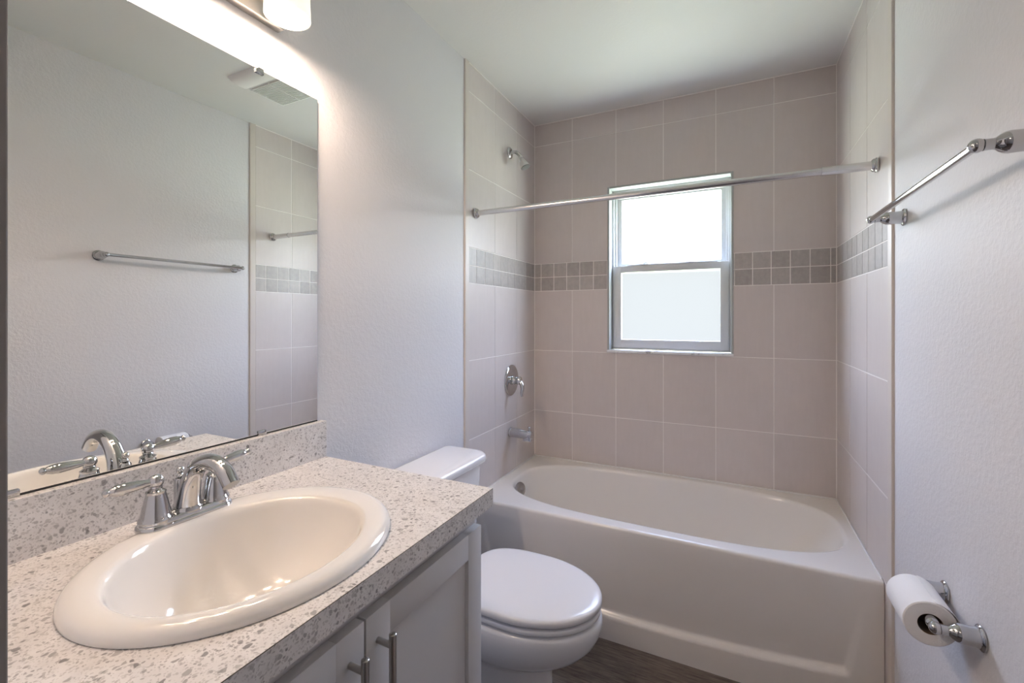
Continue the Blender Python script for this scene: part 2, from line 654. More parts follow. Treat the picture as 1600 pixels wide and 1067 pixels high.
for xk in (0.632, 0.868):
    bm = NB()
    box(bm, (xk - 0.022, D + 0.052, 1.572), (xk + 0.022, D + 0.088, 1.579), 0.003)
    lathe(bm, [(0.009, 0), (0.009, 0.007), (0.006, 0.009)], (xk, D + 0.07, 1.579), (0, 0, 1), 16)
    box(bm, (xk - 0.004, D + 0.050, 1.582), (xk + 0.024, D + 0.060, 1.588), 0.002)
    obj('sash_lock', bm, M_VINYL, ls)
bm = NB()
box(bm, (0.441, D - 0.012, 1.090), (1.075, D + 0.064, 1.1035), 0.003)
obj('window_sill', bm, M_MARBLE, win)

# ------------------------------------------------------------------ bathtub
NA = 120


def sup(cx, cy, ax, ay, n, t):
    c, s_ = math.cos(t), math.sin(t)
    return cx + ax * math.copysign(abs(c) ** (2 / n), c), cy + ay * math.copysign(abs(s_) ** (2 / n), s_)


def tub_ring(k, z, shrink_l, shrink_r, sf, sb):
    """opening outline: squarer by the drain (left), rounder at the backrest (right)"""
    xm, xl, xr = 0.72, 0.066 + shrink_l, 1.450 - shrink_r
    out = []
    for i in range(NA):
        t = 2 * math.pi * i / NA
        c, s_ = math.cos(t), math.sin(t)
        if c >= 0:
            n = 3.1
            x = xm + (xr - xm) * abs(c) ** (2 / n)
        else:
            n = 3.0
            x = xm - (xm - xl) * abs(c) ** (2 / n)
        yf, yb = 1.846 - 0.024 * x / 1.4 + sf, 2.428 + 0.012 * x / 1.4 - sb
        ym = (yf + yb) / 2
        y = ym + (yb - ym) * math.copysign(abs(s_) ** (2 / n), s_)
        out.append(Vector((x, y, z)))
    return out


TX0, TX1 = 0.0015, W - 0.0015
RT = 0.012
bm = NB()
op = tub_ring(0, TUB, 0, 0, 0, 0)
outer = []
ctr = Vector((0.72, 2.13, TUB))
for p in op:
    d = p - ctr
    ks = []
    if abs(d.x) > 1e-6:
        ks.append(((TX1 if d.x > 0 else TX0) - ctr.x) / d.x)
    if abs(d.y) > 1e-6:
        ks.append(((D - 0.001 if d.y > 0 else YT + RT) - ctr.y) / d.y)
    outer.append(ctr + d * min(ks))
# snap the nearest samples onto the rectangle's corners
for cx_, cy_ in ((TX0, YT + RT), (TX1, YT + RT), (TX0, D - 0.001), (TX1, D - 0.001)):
    i = min(range(NA), key=lambda j: (outer[j].x - cx_) ** 2 + (outer[j].y - cy_) ** 2)
    outer[i] = Vector((cx_, cy_, TUB))
rings = [outer]
lip = tub_ring(0, TUB, -0.010, -0.010, -0.010, -0.010)
rings.append(lip)
for dz, k in ((0.0008, -0.005), (0.004, 0.0), (0.010, 0.004), (0.02, 0.007)):
    rings.append(tub_ring(0, TUB - dz, k, k * 1.3, k, k))
for z, l_, r_, f_, b_ in ((0.36, 0.020, 0.050, 0.022, 0.022), (0.24, 0.040, 0.14, 0.045, 0.045), (0.14, 0.07, 0.25, 0.07, 0.07),
                          (0.09, 0.11, 0.33, 0.11, 0.11), (0.075, 0.18, 0.42, 0.18, 0.18), (0.07, 0.4, 0.6, 0.25, 0.25)):
    rings.append(tub_ring(0, z, l_, r_, f_, b_))
loft(bm, rings, False, True)


def panel_depth(x, z):
    """the apron's panel leans back towards its bottom and ends on a bowed skirt"""
    zb = 0.088 + 0.085 * (x - 0.72) ** 2
    lean = 0.022 * max(0.0, min(1.0, (0.42 - z) / 0.33))
    sm = lambda a: max(0.0, min(1.0, a)) ** 2 * (3 - 2 * max(0.0, min(1.0, a)))
    e = 1.438 - (0.31 - z) * 0.19
    side = sm((e - x) / 0.011) * sm((x - (W - e)) / 0.011)
    return lean * sm((z - zb) / 0.022) * side


rows = [(YT + RT, TUB)] + [(YT + RT - RT * math.sin(a), TUB - RT + RT * math.cos(a)) for a in [math.pi / 2 * i / 6 for i in range(1, 7)]]
zs = [TUB - RT - 0.012]
while zs[-1] > 0.012:
    zs.append(zs[-1] - (0.006 if zs[-1] < 0.16 else 0.016))
zs[-1] = 0.0
rows += [(YT, z) for z in zs]
nx = 220
grid = []
for y, z in rows:
    grid.append([bm.verts.new((TX0 + (TX1 - TX0) * i / nx, y + panel_depth(TX0 + (TX1 - TX0) * i / nx, z), z)) for i in range(nx + 1)])
for a, b in zip(grid, grid[1:]):
    for i in range(nx):
        bm.faces.new((a[i], a[i + 1], b[i + 1], b[i]))
tub = thing('bathtub', (0.75, 2.12, 0.0), 'white alcove bathtub with apron set between the tiled walls', 'bathtub')
obj('tub_body', bm, M_TUB, tub, angle=60)
bm = NB()
ax = Vector((1, -0.34, 0.24)).normalized()
lathe(bm, [(0.034, 0.0), (0.036, 0.004), (0.034, 0.008), (0.028, 0.0105), (0.010, 0.0115), (0.006, 0.0095), (0.001, 0.009)], (0.104, 2.045, 0.416), ax, 40)
obj('overflow_plate', bm, mat('overflow_metal', (0.42, 0.41, 0.41), 0.18, 1.0), tub)
bm = NB()
lathe(bm, [(0.03, 0), (0.03, 0.004), (0.024, 0.006), (0.02, 0.004), (0.001, 0.004)], (0.36, 2.135, 0.0705), (0, 0, 1), 32)
obj('drain', bm, M_CHROME, tub)
bm = NB()
for lo, hi in (((0.0006, D - 0.008, TUB - 0.002), (W - 0.0006, D - 0.0006, TUB + 0.006)), ((0.0006, YT + 0.02, TUB - 0.002), (0.007, D - 0.0006, TUB + 0.006)), ((W - 0.006, YT + 0.02, TUB - 0.002), (W - 0.0006, D - 0.0006, TUB + 0.005))):
    box(bm, lo, hi, 0.002)
obj('caulk_bead', bm, M_TRIMW, tub)

# ------------------------------------------------------------------ tub spout, valve, shower head
ts = thing('tub_spout', (0, 2.146, 0.670), 'chrome tub spout on the tiled wall below the valve', 'tub spout')
bm = NB()
lathe(bm, [(0.024, 0.0), (0.026, 0.002), (0.026, 0.006), (0.024, 0.008)], (0.0, 2.146, 0.670), (1, 0, 0), 28)
path = [(0.006, 2.146, 0.670), (0.05, 2.146, 0.669), (0.09, 2.146, 0.667), (0.118, 2.146, 0.664), (0.128, 2.146, 0.662)]
tube(bm, smooth_path(path, 5), [0.0245] * 8 + [0.024] * 6 + [0.0235] * 5 + [0.021] * 2, 28)
box(bm, (0.082, 2.125, 0.634), (0.129, 2.167, 0.664), 0.007, 3)
obj('spout_body', bm, M_CHROME, ts)
bm = NB()
lathe(bm, [(0.004, 0.0), (0.004, 0.016), (0.0075, 0.017), (0.008, 0.022), (0.006, 0.025), (0.001, 0.026)], (0.112, 2.146, 0.686), (0, 0, 1), 16)
obj('diverter_knob', bm, M_CHROME, ts)

VY, VZ = 2.160, 0.947
sv = thing('shower_valve', (0, VY, VZ), 'round chrome shower valve with lever on the tiled wall above the spout', 'shower valve')
bm = NB()
lathe(bm, [(0.083, 0.0), (0.083, 0.003), (0.080, 0.006), (0.070, 0.009), (0.050, 0.0115), (0.034, 0.012), (0.030, 0.010), (0.001, 0.010)], (0, VY, VZ), (1, 0, 0), 56)
obj('escutcheon', bm, M_CHROME, sv)
bm = NB()
lathe(bm, [(0.024, 0.009), (0.024, 0.016), (0.0205, 0.020), (0.0195, 0.036), (0.022, 0.040), (0.0225, 0.052), (0.019, 0.060), (0.010, 0.064), (0.001, 0.065)], (0, VY, VZ), (1, 0, 0), 32)
lp = smooth_path([(0.050, VY, VZ), (0.066, VY - 0.006, VZ - 0.018), (0.072, VY - 0.012, VZ - 0.042), (0.070, VY - 0.016, VZ - 0.066), (0.073, VY - 0.018, VZ - 0.082)], 5)
tube(bm, lp, [0.017 - 0.0105 * i / (len(lp) - 1) for i in range(len(lp))], 18, flat=((0, 1, 0), 0.75))
obj('lever_handle', bm, M_CHROME, sv)

SY, SZ = 2.142, 2.163
sh = thing('showerhead', (0, SY, SZ), 'small chrome shower head on a bent arm high on the tiled wall', 'shower head')
bm = NB()
lathe(bm, [(0.030, 0.0), (0.031, 0.003), (0.028, 0.007), (0.016, 0.010), (0.009, 0.011)], (0, SY, SZ), (1, 0, 0), 32)
obj('wall_flange', bm, M_CHROME, sh)
bm = NB()
tube(bm, smooth_path([(0.004, SY, SZ), (0.028, SY, SZ + 0.001), (0.046, SY, SZ - 0.008), (0.066, SY, SZ - 0.030)], 6), 0.0098, 18)
obj('arm', bm, M_CHROME, sh)
bm = NB()
ad = Vector((0.42, 0.0, -0.9)).normalized()
lathe(bm, [(0.011, 0.0), (0.0135, 0.004), (0.0135, 0.010), (0.011, 0.013), (0.014, 0.018), (0.021, 0.040), (0.0265, 0.058), (0.0275, 0.064), (0.0265, 0.068), (0.001, 0.0685)],
      (0.064, SY, SZ - 0.028), ad, 32)
sb_ = obj('spray_head', bm, M_SATIN, sh)
bm = NB()
o_ = Vector((0.064, SY, SZ - 0.028)) + ad * 0.0686
u_, v_, d_ = basis(ad)
lathe(bm, [(0.022, 0.0), (0.022, 0.0015), (0.020, 0.002), (0.001, 0.002)], o_, ad, 28)
for rr, nn in ((0.007, 6), (0.015, 12)):
    for i in range(nn):
        a = 2 * math.pi * i / nn
        lathe(bm, [(0.0014, 0.002), (0.0012, 0.0035)], o_ + (u_ * math.cos(a) + v_ * math.sin(a)) * rr, ad, 8)
obj('spray_face', bm, mat('spray_face_gray', (0.25, 0.25, 0.25), 0.4), sb_)

# ------------------------------------------------------------------ curtain rod
rl, rr_ = Vector((0.0, 1.783, 1.765)), Vector((W, 1.838, 1.782))
cr = thing('shower_curtain_rod', (W / 2, 1.81, 1.773), 'satin metal shower curtain rod spanning between the two tiled walls', 'curtain rod')
rd = (rr_ - rl).normalized()
bm = NB()
lathe(bm, [(0.0125, 0.012), (0.0125, 1.36)], rl, rd, 24)
obj('rod', bm, M_SATIN, cr)
bm = NB()
lathe(bm, [(0.0125, 1.34), (0.0145, 1.34), (0.0145, (rr_ - rl).length - 0.012)], rl, rd, 24)
obj('outer_tube', bm, M_SATIN, cr)
fl = [(0.018, 0.0), (0.0225, 0.0008), (0.0235, 0.004), (0.0235, 0.007), (0.021, 0.009), (0.0215, 0.012), (0.020, 0.015), (0.016, 0.018), (0.0125, 0.022)]
bm = NB()
lathe(bm, fl, rl, (1, 0, 0), 32)
obj('end_flange', bm, M_CHROME, cr)
bm = NB()
lathe(bm, fl, rr_, (-1, 0, 0), 32)
obj('end_flange', bm, M_CHROME, cr)

# ------------------------------------------------------------------ towel bar and paper holder share one kind of post
XW = W + 0.004


def wall_post(y, z, reach, name, parent, r=1.0):
    """flared post: round foot on the wall, waist, knuckle, neck and ball"""
    bm = NB()
    k = reach / 0.077
    lathe(bm, [(0.0215 * r, 0.0), (0.0235 * r, 0.0012), (0.0238 * r, 0.0035), (0.022 * r, 0.0055), (0.0185 * r, 0.0075), (0.0178 * r, 0.012), (0.0172 * r, 0.022 * k),
               (0.0176 * r, 0.032 * k), (0.0178 * r, 0.038 * k), (0.0165 * r, 0.044 * k), (0.013 * r, 0.050 * k), (0.0098 * r, 0.054 * k), (0.0090 * r, 0.0575 * k), (0.0092 * r, 0.066 * k), (0.0095 * r, 0.069 * k)],
          (XW, y, z), (-1, 0, 0), 40)
    p = obj(name, bm, M_CHROME, parent)
    bm = NB()
    ball(bm, (XW - reach, y, z), 0.0115 * r, 24)
    obj('ball_cap', bm, M_CHROME, p)
    return p


TBZ, TB0, TB1, TBR = 1.5635, 0.988, 1.602, 0.075
tb = thing('towel_bar', (XW, (TB0 + TB1) / 2, TBZ), 'chrome towel bar mounted on the bare gray right-hand wall', 'towel bar')
wall_post(TB0, TBZ, TBR, 'post', tb)
wall_post(TB1, TBZ, TBR, 'post', tb)
bm = NB()
tube(bm, [(XW - TBR, TB0, TBZ), (XW - TBR, TB1, TBZ)], 0.0075, 24)
obj('bar', bm, M_CHROME, tb)

TPZ, TP0, TP1, TPR = 0.666, 1.172, 1.334, 0.069
tp = thing('toilet_paper_holder', (XW, (TP0 + TP1) / 2, TPZ), 'chrome two-post toilet paper holder low on the gray wall', 'toilet paper holder')
wall_post(TP0, TPZ, TPR, 'post', tp)
wall_post(TP1, TPZ, TPR, 'post', tp)
bm = NB()
lathe(bm, [(0.004, 0.0), (0.006, 0.008), (0.0105, 0.012), (0.0115, 0.016), (0.0115, TP1 - TP0 - 0.016), (0.0105, TP1 - TP0 - 0.012), (0.006, TP1 - TP0 - 0.008), (0.004, TP1 - TP0)],
      (XW - TPR, TP0, TPZ), (0, 1, 0), 24)
obj('roller', bm, M_CHROME, tp)

RC = Vector((XW - TPR, 1.196, TPZ - 0.0085))
RO, RI, RL = 0.0445, 0.0203, 0.114
roll = thing('toilet_paper_roll', (RC.x, RC.y + RL / 2, RC.z), 'white toilet paper roll hanging on the chrome holder', 'toilet paper')
bm = NB()
lathe(bm, [(RI + 0.0008, 0.0), (RO - 0.002, 0.0), (RO, 0.002), (RO, RL - 0.002), (RO - 0.002, RL), (RI + 0.0008, RL), (RI + 0.0008, 0.0)], RC, (0, 1, 0), 64, False, False)
obj('paper', bm, M_PAPER, roll)
bm = NB()
lathe(bm, [(RI, 0.0005), (RI + 0.0007, 0.0005), (RI + 0.0007, RL - 0.0005), (RI, RL - 0.0005), (RI, 0.0005)], RC, (0, 1, 0), 48, False, False)
obj('cardboard_core', bm, M_CARD, roll)
bm = NB()   # the loose end of the sheet leaves the roll on the wall side
prs = []
for i in range(13):
    a = math.radians(78 - i * 7.5)
    k = RO + 0.0008 + 0.0045 * (i / 12) ** 2
    prs.append((RC.x + k * math.cos(a), RC.z + k * math.sin(a)))
prs += [(prs[-1][0] + 0.0012, prs[-1][1] - 0.008), (prs[-1][0] + 0.0016, prs[-1][1] - 0.016)]
thk = 0.0006
ro = [[(x, RC.y + 0.001, z), (x, RC.y + RL - 0.001, z), (x + thk, RC.y + RL - 0.001, z + thk), (x + thk, RC.y + 0.001, z + thk)] for x, z in prs]
loft(bm, ro)
obj('loose_sheet', bm, M_PAPER, roll)

# ------------------------------------------------------------------ toilet
TY = 1.345
NTO = 72


def egg(z, xb, xf, hw, yc=TY, nb=2.6, nf=2.0, xm=None):
    xm = xb + (xf - xb) * 0.47 if xm is None else xm
    out = []
    for i in range(NTO):
        t_ = 2 * math.pi * i / NTO
        c, s_ = math.cos(t_), math.sin(t_)
        if c >= 0:
            n, a = nf, xf - xm
        else:
            n, a = nb, xm - xb
        out.append((xm + a * math.copysign(abs(c) ** (2 / n), c), yc + hw * math.copysign(abs(s_) ** (2 / n), s_), z))
    return out


toilet = thing('toilet', (0.35, TY, 0), 'white two-piece toilet with closed lid between vanity and tub', 'toilet')
bm = NB()
ped = [(0.0, 0.14, 0.560, 0.118), (0.012, 0.14, 0.560, 0.118), (0.02, 0.145, 0.550, 0.110), (0.10, 0.15, 0.545, 0.104), (0.17, 0.16, 0.545, 0.105), (0.193, 0.17, 0.556, 0.112), (0.208, 0.18, 0.588, 0.130),
       (0.225, 0.19, 0.625, 0.150), (0.25, 0.195, 0.660, 0.166), (0.28, 0.20, 0.688, 0.178), (0.31, 0.205, 0.703, 0.185), (0.335, 0.21, 0.708, 0.188), (0.350, 0.215, 0.707, 0.187), (0.356, 0.219, 0.704, 0.185), (0.359, 0.226, 0.698, 0.180), (0.360, 0.26, 0.67, 0.155)]
loft(bm, [egg(z, a, b, h_, nb=3.2) for z, a, b, h_ in ped])
box(bm, (0.02, TY - 0.115, 0.22), (0.30, TY + 0.115, 0.385), 0.03, 4)
obj('bowl', bm, M_CHINA, toilet, angle=60)
bm = NB()
se = [(0.3658, 0.285, 0.660, 0.144), (0.3660, 0.255, 0.692, 0.173), (0.3675, 0.248, 0.700, 0.180), (0.371, 0.245, 0.7035, 0.1825), (0.3815, 0.245, 0.7035, 0.1825), (0.3838, 0.248, 0.7005, 0.1805), (0.3846, 0.256, 0.692, 0.173), (0.3848, 0.285, 0.660, 0.144)]
loft(bm, [egg(z, a, b, h_, nb=3.0) for z, a, b, h_ in se])
obj('seat', bm, M_SEAT, toilet, angle=70)
bm = NB()
li = [(0.3918, 0.275, 0.662, 0.146), (0.3920, 0.238, 0.699, 0.179), (0.3930, 0.231, 0.7045, 0.1845), (0.3955, 0.229, 0.7065, 0.1865), (0.4065, 0.229, 0.7065, 0.1865), (0.4100, 0.230, 0.705, 0.185), (0.4128, 0.234, 0.700, 0.1805), (0.4145, 0.240, 0.693, 0.1745), (0.4157, 0.252, 0.679, 0.162), (0.4170, 0.29, 0.635, 0.127), (0.4178, 0.35, 0.55, 0.07)]
loft(bm, [egg(z, a, b, h_, nb=3.2) for z, a, b, h_ in li])
obj('lid', bm, M_SEAT, toilet, angle=70)
for s_ in (-1, 1):
    bm = NB()
    box(bm, (0.205, TY + s_ * 0.075 - 0.016, 0.382), (0.245, TY + s_ * 0.075 + 0.016, 0.408), 0.006, 3)
    obj('hinge', bm, M_SEAT, toilet)
bm = NB()


def rrect(z, x0, x1, hw, r, bow=0.0):
    out = []
    for cx_, cy_, a0 in ((x1 - r, TY + hw - r, 0), (x0 + r * 0.4, TY + hw - r * 0.4, 90), (x0 + r * 0.4, TY - hw + r * 0.4, 180), (x1 - r, TY - hw + r, 270)):
        q = r if cx_ > (x0 + x1) / 2 else r * 0.4
        for i in range(9):
            a = math.radians(a0 + i * 90 / 8)
            out.append((cx_ + q * math.cos(a), cy_ + q * math.sin(a), z))
    return out


loft(bm, [rrect(0.375, 0.03, 0.150, 0.155, 0.04), rrect(0.40, 0.018, 0.172, 0.172, 0.045), rrect(0.55, 0.013, 0.186, 0.183, 0.045), rrect(0.722, 0.010, 0.192, 0.187, 0.045)])
obj('tank', bm, M_CHINA, toilet, angle=60)
bm = NB()
loft(bm, [rrect(0.722, 0.010, 0.198, 0.190, 0.046), rrect(0.724, 0.006, 0.207, 0.197, 0.05), rrect(0.731, 0.004, 0.213, 0.201, 0.052), rrect(0.745, 0.004, 0.213, 0.201, 0.052), rrect(0.752, 0.006, 0.210, 0.199, 0.052),
          rrect(0.757, 0.011, 0.203, 0.194, 0.05), rrect(0.760, 0.022, 0.188, 0.182, 0.045)])
obj('tank_lid', bm, M_CHINA, toilet, angle=60)

bm = NB()
lathe(bm, [(0.012, 0.0), (0.013, 0.003), (0.010, 0.008), (0.007, 0.010), (0.007, 0.016)], (0.186, TY - 0.135, 0.665), (1, 0, 0), 20)
tube(bm, smooth_path([(0.204, TY - 0.140, 0.665), (0.210, TY - 0.115, 0.663), (0.211, TY - 0.075, 0.660)], 5), 0.006, 12)
obj('flush_lever', bm, M_CHROME, toilet)

# ------------------------------------------------------------------ vanity cabinet
CY1 = 0.899
van = thing('vanity_cabinet', (0.27, 0.51, 0), 'gray two-door shaker vanity cabinet under the speckled countertop', 'cabinet')
bm = NB()
ZB, ZTOP, XF = 0.10, 0.8435, 0.527
box(bm, (-0.003, 0.124, ZB), (XF - 0.018, CY1, ZB + 0.016), 0)
box(bm, (-0.003, 0.124, ZB), (XF - 0.018, 0.140, ZTOP), 0)
box(bm, (-0.003, CY1 - 0.016, 0.0), (XF - 0.018, CY1, ZTOP), 0)
box(bm, (-0.003, 0.140, ZB), (0.006, CY1 - 0.016, ZTOP), 0)
obj('carcass', bm, M_CAB, van, smooth=False)
bm = NB()
for lo, hi in (((XF - 0.018, 0.124, ZB), (XF, 0.170, ZTOP)), ((XF - 0.018, CY1 - 0.038, 0.0), (XF, CY1, ZTOP)), ((XF - 0.018, 0.170, ZTOP - 0.06), (XF, CY1 - 0.038, ZTOP)),
               ((XF - 0.018, 0.170, ZB), (XF, CY1 - 0.038, ZB + 0.05)), ((XF - 0.018, 0.505, ZB + 0.05), (XF, 0.558, ZTOP - 0.06))):
    box(bm, lo, hi, 0.0012, 2)
obj('face_frame', bm, M_CAB, van, smooth=False)
bm = NB()
box(bm, (0.44, 0.124, 0.0), (0.452, CY1 - 0.017, ZB))
obj('toe_kick', bm, M_DARK, van, smooth=False)


def shaker_door(y0, y1, z0, z1, yh, label):
    x0, x1 = XF + 0.0005, XF + 0.0195
    w = 0.056
    bm = NB()
    box(bm, (x0, y0, z0), (x1, y0 + w, z1), 0.0015, 2)
    box(bm, (x0, y1 - w, z0), (x1, y1, z1), 0.0015, 2)
    box(bm, (x0, y0 + w - 0.0008, z1 - w), (x1 - 0.0002, y1 - w + 0.0008, z1), 0.0012, 2)
    box(bm, (x0, y0 + w - 0.0008, z0), (x1 - 0.0002, y1 - w + 0.0008, z0 + w), 0.0012, 2)
    box(bm, (x0 + 0.002, y0 + w - 0.004, z0 + w - 0.004), (x0 + 0.0105, y1 - w + 0.004, z1 - w + 0.004))
    d = obj('door', bm, M_CAB, van, angle=35)
    bm = NB()
    zt = 0.757
    for z in (zt, zt - 0.128):
        lathe(bm, [(0.005, 0.0), (0.005, 0.030)], (x1 - 0.0005, yh, z), (1, 0, 0), 20)
    lathe(bm, [(0.0045, 0.0), (0.006, 0.0012), (0.006, 0.1668), (0.0045, 0.168)], (x1 + 0.031, yh, zt - 0.148), (0, 0, 1), 24)
    h_ = obj('bar_handle', bm, M_NICKEL, d)
    h_['label'] = label
    return d


shaker_door(0.534, 0.8965, 0.128, 0.806, 0.560, 'brushed metal bar handle')
shaker_door(0.166, 0.530, 0.128, 0.806, 0.500, 'brushed metal bar handle')

# ------------------------------------------------------------------ countertop with a cut-out for the sink
CX1, CYE = 0.564, 0.921
SC = Vector((0.318, 0.500))
SA = (0.218, 0.245)


def ell(cx_, cy_, a, b, z, n=96):
    return [Vector((cx_ + a * math.cos(2 * math.pi * i / n), cy_ + b * math.sin(2 * math.pi * i / n), z)) for i in range(n)]


def rect_ring(lo, hi, ctr_, ell_ring, z):
    out = []
    for p in ell_ring:
        d = Vector((p.x - ctr_[0], p.y - ctr_[1]))
        ks = []
        if abs(d.x) > 1e-7:
            ks.append(((hi[0] if d.x > 0 else lo[0]) - ctr_[0]) / d.x)
        if abs(d.y) > 1e-7:
            ks.append(((hi[1] if d.y > 0 else lo[1]) - ctr_[1]) / d.y)
        k = min(ks)
        out.append(Vector((ctr_[0] + d.x * k, ctr_[1] + d.y * k, z)))
    for cx_ in (lo[0], hi[0]):
        for cy_ in (lo[1], hi[1]):
            i = min(range(len(out)), key=lambda j: (out[j].x - cx_) ** 2 + (out[j].y - cy_) ** 2)
            out[i] = Vector((cx_, cy_, z))
    return out


ct = thing('countertop', (0.28, 0.52, CT), 'speckled light laminate countertop with backsplash around the oval sink', 'countertop')
bm = NB()
hole = ell(SC.x, SC.y, SA[0] - 0.02, SA[1] - 0.02, CT)
lo_, hi_ = (-0.0045, YN + 0.001), (CX1, CYE)
e_ = 0.0007
r1 = rect_ring((lo_[0], lo_[1]), (hi_[0] - e_, hi_[1] - e_), SC, hole, CT)
r2 = rect_ring(lo_, hi_, SC, hole, CT - e_ * 1.5)
r3 = [Vector((p.x, p.y, CT - 0.040)) for p in r2]
h2 = [Vector((p.x, p.y, CT - 0.040)) for p in hole]
loft(bm, [hole, r1], False, False, mi=0)
loft(bm, [r1, r2], False, False, mi=1)
loft(bm, [r2, r3, h2, hole], False, False, mi=0)
bmesh.ops.remove_doubles(bm, verts=bm.verts[:], dist=1e-5)
obj('worktop', bm, [M_LAM, M_SEAM], ct, smooth=False, origin=(0, 0, CT))
bm = NB()
box(bm, (-0.0045, YN + 0.001, CT), (0.0185, CYE, 0.987), 0.0006, 1)
obj('backsplash', bm, [M_LAM, M_SEAM], ct, smooth=False, origin=(0, 0, CT))

# ------------------------------------------------------------------ sink
sink = thing('sink', (SC.x, SC.y, CT), 'oval off-white drop-in sink set in the speckled countertop', 'sink')
bm = NB()
rg = []
rise = [(0.0, 0.0008), (-0.0005, 0.006), (0.002, 0.012), (0.006, 0.0165), (0.012, 0.0195), (0.019, 0.0208)]
for ins, dz in rise:
    rg.append(ell(SC.x, SC.y, SA[0] - ins, SA[1] - ins, CT + dz))
BC = (0.333, 0.4865)
BA = (0.174, 0.1975)
for k, dz in ((1.01, 0.0206), (0.995, 0.0200), (0.98, 0.0185), (0.966, 0.0155), (0.953, 0.0105), (0.942, 0.004), (0.931, -0.005)):
    rg.append(ell(BC[0], BC[1], BA[0] * k, BA[1] * k, CT + dz))
for k, dz in ((0.91, -0.018), (0.865, -0.045), (0.80, -0.075), (0.70, -0.102), (0.56, -0.122), (0.38, -0.134), (0.20, -0.139), (0.115, -0.1405)):
    rg.append(ell(BC[0] - 0.012 * (1 - k), BC[1], BA[0] * k, BA[1] * k * (1 - 0.0 * k), CT + dz))
loft(bm, rg, False, False)
obj('basin', bm, M_SINK, sink, angle=80)
bm = NB()
lathe(bm, [(0.026, -0.02), (0.026, 0.0), (0.0235, 0.003), (0.020, 0.0015), (0.0165, 0.002), (0.0165, 0.006), (0.012, 0.0085), (0.001, 0.009)], (BC[0] - 0.011, BC[1], CT - 0.1405), (0, 0, 1), 32)
obj('drain', bm, M_CHROME, sink)

# ------------------------------------------------------------------ faucet
FX, FY, FZ = 0.126, 0.496, CT + 0.0207
fau = thing('faucet', (FX, FY, FZ), 'chrome two-handle faucet with arched spout on the sink deck', 'faucet')
bm = NB()


def stadium(hx, hy, z, n=15):
    """rounded plate, slightly waisted between the handles"""
    out = []
    for s0, a0 in ((1, 0), (-1, 180)):
        for i in range(n):
            a = math.radians(a0 + 180 * i / (n - 1))
            out.append(Vector((FX + hx * math.cos(a), FY + s0 * (hy - hx) + hx * math.sin(a), z)))
    res = []
    for p in out:
        k = abs((p.y - FY) / hy)
        res.append(p)
    return res


loft(bm, [stadium(0.0290, 0.0815, FZ - 0.0015), stadium(0.0295, 0.082, FZ + 0.002), stadium(0.0285, 0.081, FZ + 0.0055), stadium(0.0262, 0.0785, FZ + 0.0075), stadium(0.0255, 0.078, FZ + 0.0135), stadium(0.0235, 0.076, FZ + 0.0155)])
obj('base_plate', bm, M_CHROME, fau)
bm = NB()
sp = smooth_path([(FX + 0.002, FY, FZ + 0.012, 0.0235), (FX + 0.006, FY, FZ + 0.040, 0.0195), (FX + 0.018, FY, FZ + 0.074, 0.0168), (FX + 0.044, FY, FZ + 0.103, 0.0152), (FX + 0.082, FY, FZ + 0.113, 0.0146),
                  (FX + 0.116, FY, FZ + 0.103, 0.0142), (FX + 0.138, FY, FZ + 0.080, 0.0138)], 7)
tube(bm, [(p[0], p[1], p[2]) for p in sp], [p[3] for p in sp], 28)
lathe(bm, [(0.027, 0.0), (0.027, 0.006), (0.0245, 0.010)], (FX + 0.001, FY, FZ + 0.012), (0, 0, 1), 32)
obj('spout', bm, M_CHROME, fau)
bm = NB()
lathe(bm, [(0.0105, 0.0), (0.0105, 0.052), (0.0085, 0.056), (0.0035, 0.058), (0.0035, 0.066)], (FX - 0.022, FY, FZ + 0.012), (0, 0, 1), 20)
ball(bm, (FX - 0.022, FY, FZ + 0.083), 0.0072, 18)
lathe(bm, [(0.004, 0.0), (0.0065, 0.002), (0.0065, 0.004), (0.004, 0.008)], (FX - 0.022, FY, FZ + 0.069), (0, 0, 1), 18)
obj('lift_rod', bm, M_CHROME, fau)
for s_ in (-1, 1):
    bm = NB()
    hy = FY + s_ * 0.0515
    lathe(bm, [(0.0265, 0.010), (0.0268, 0.015), (0.0250, 0.019), (0.0235, 0.021), (0.0228, 0.025), (0.0205, 0.036), (0.0175, 0.050), (0.0150, 0.060), (0.0158, 0.0615), (0.0158, 0.0645), (0.0125, 0.0665), (0.0095, 0.069), (0.0105, 0.0715), (0.0095, 0.074)],
          (FX, hy, FZ), (0, 0, 1), 32)
    hb = obj('handle_hub', bm, M_CHROME, fau)
    bm = NB()
    bc = Vector((FX, hy, FZ + 0.0815))
    ball(bm, bc, 0.0128, 22)
    dr = Vector((-0.05, s_ * 1.0, 0.10 if s_ > 0 else 0.03)).normalized()
    lathe(bm, [(0.0068, 0.006), (0.0066, 0.014), (0.0074, 0.018), (0.0094, 0.034), (0.0104, 0.047), (0.0094, 0.058), (0.0070, 0.065), (0.0052, 0.0675), (0.0066, 0.0695), (0.0068, 0.0725), (0.0044, 0.0755), (0.0005, 0.077)], bc, dr, 24)
    obj('lever', bm, M_CHROME, hb)

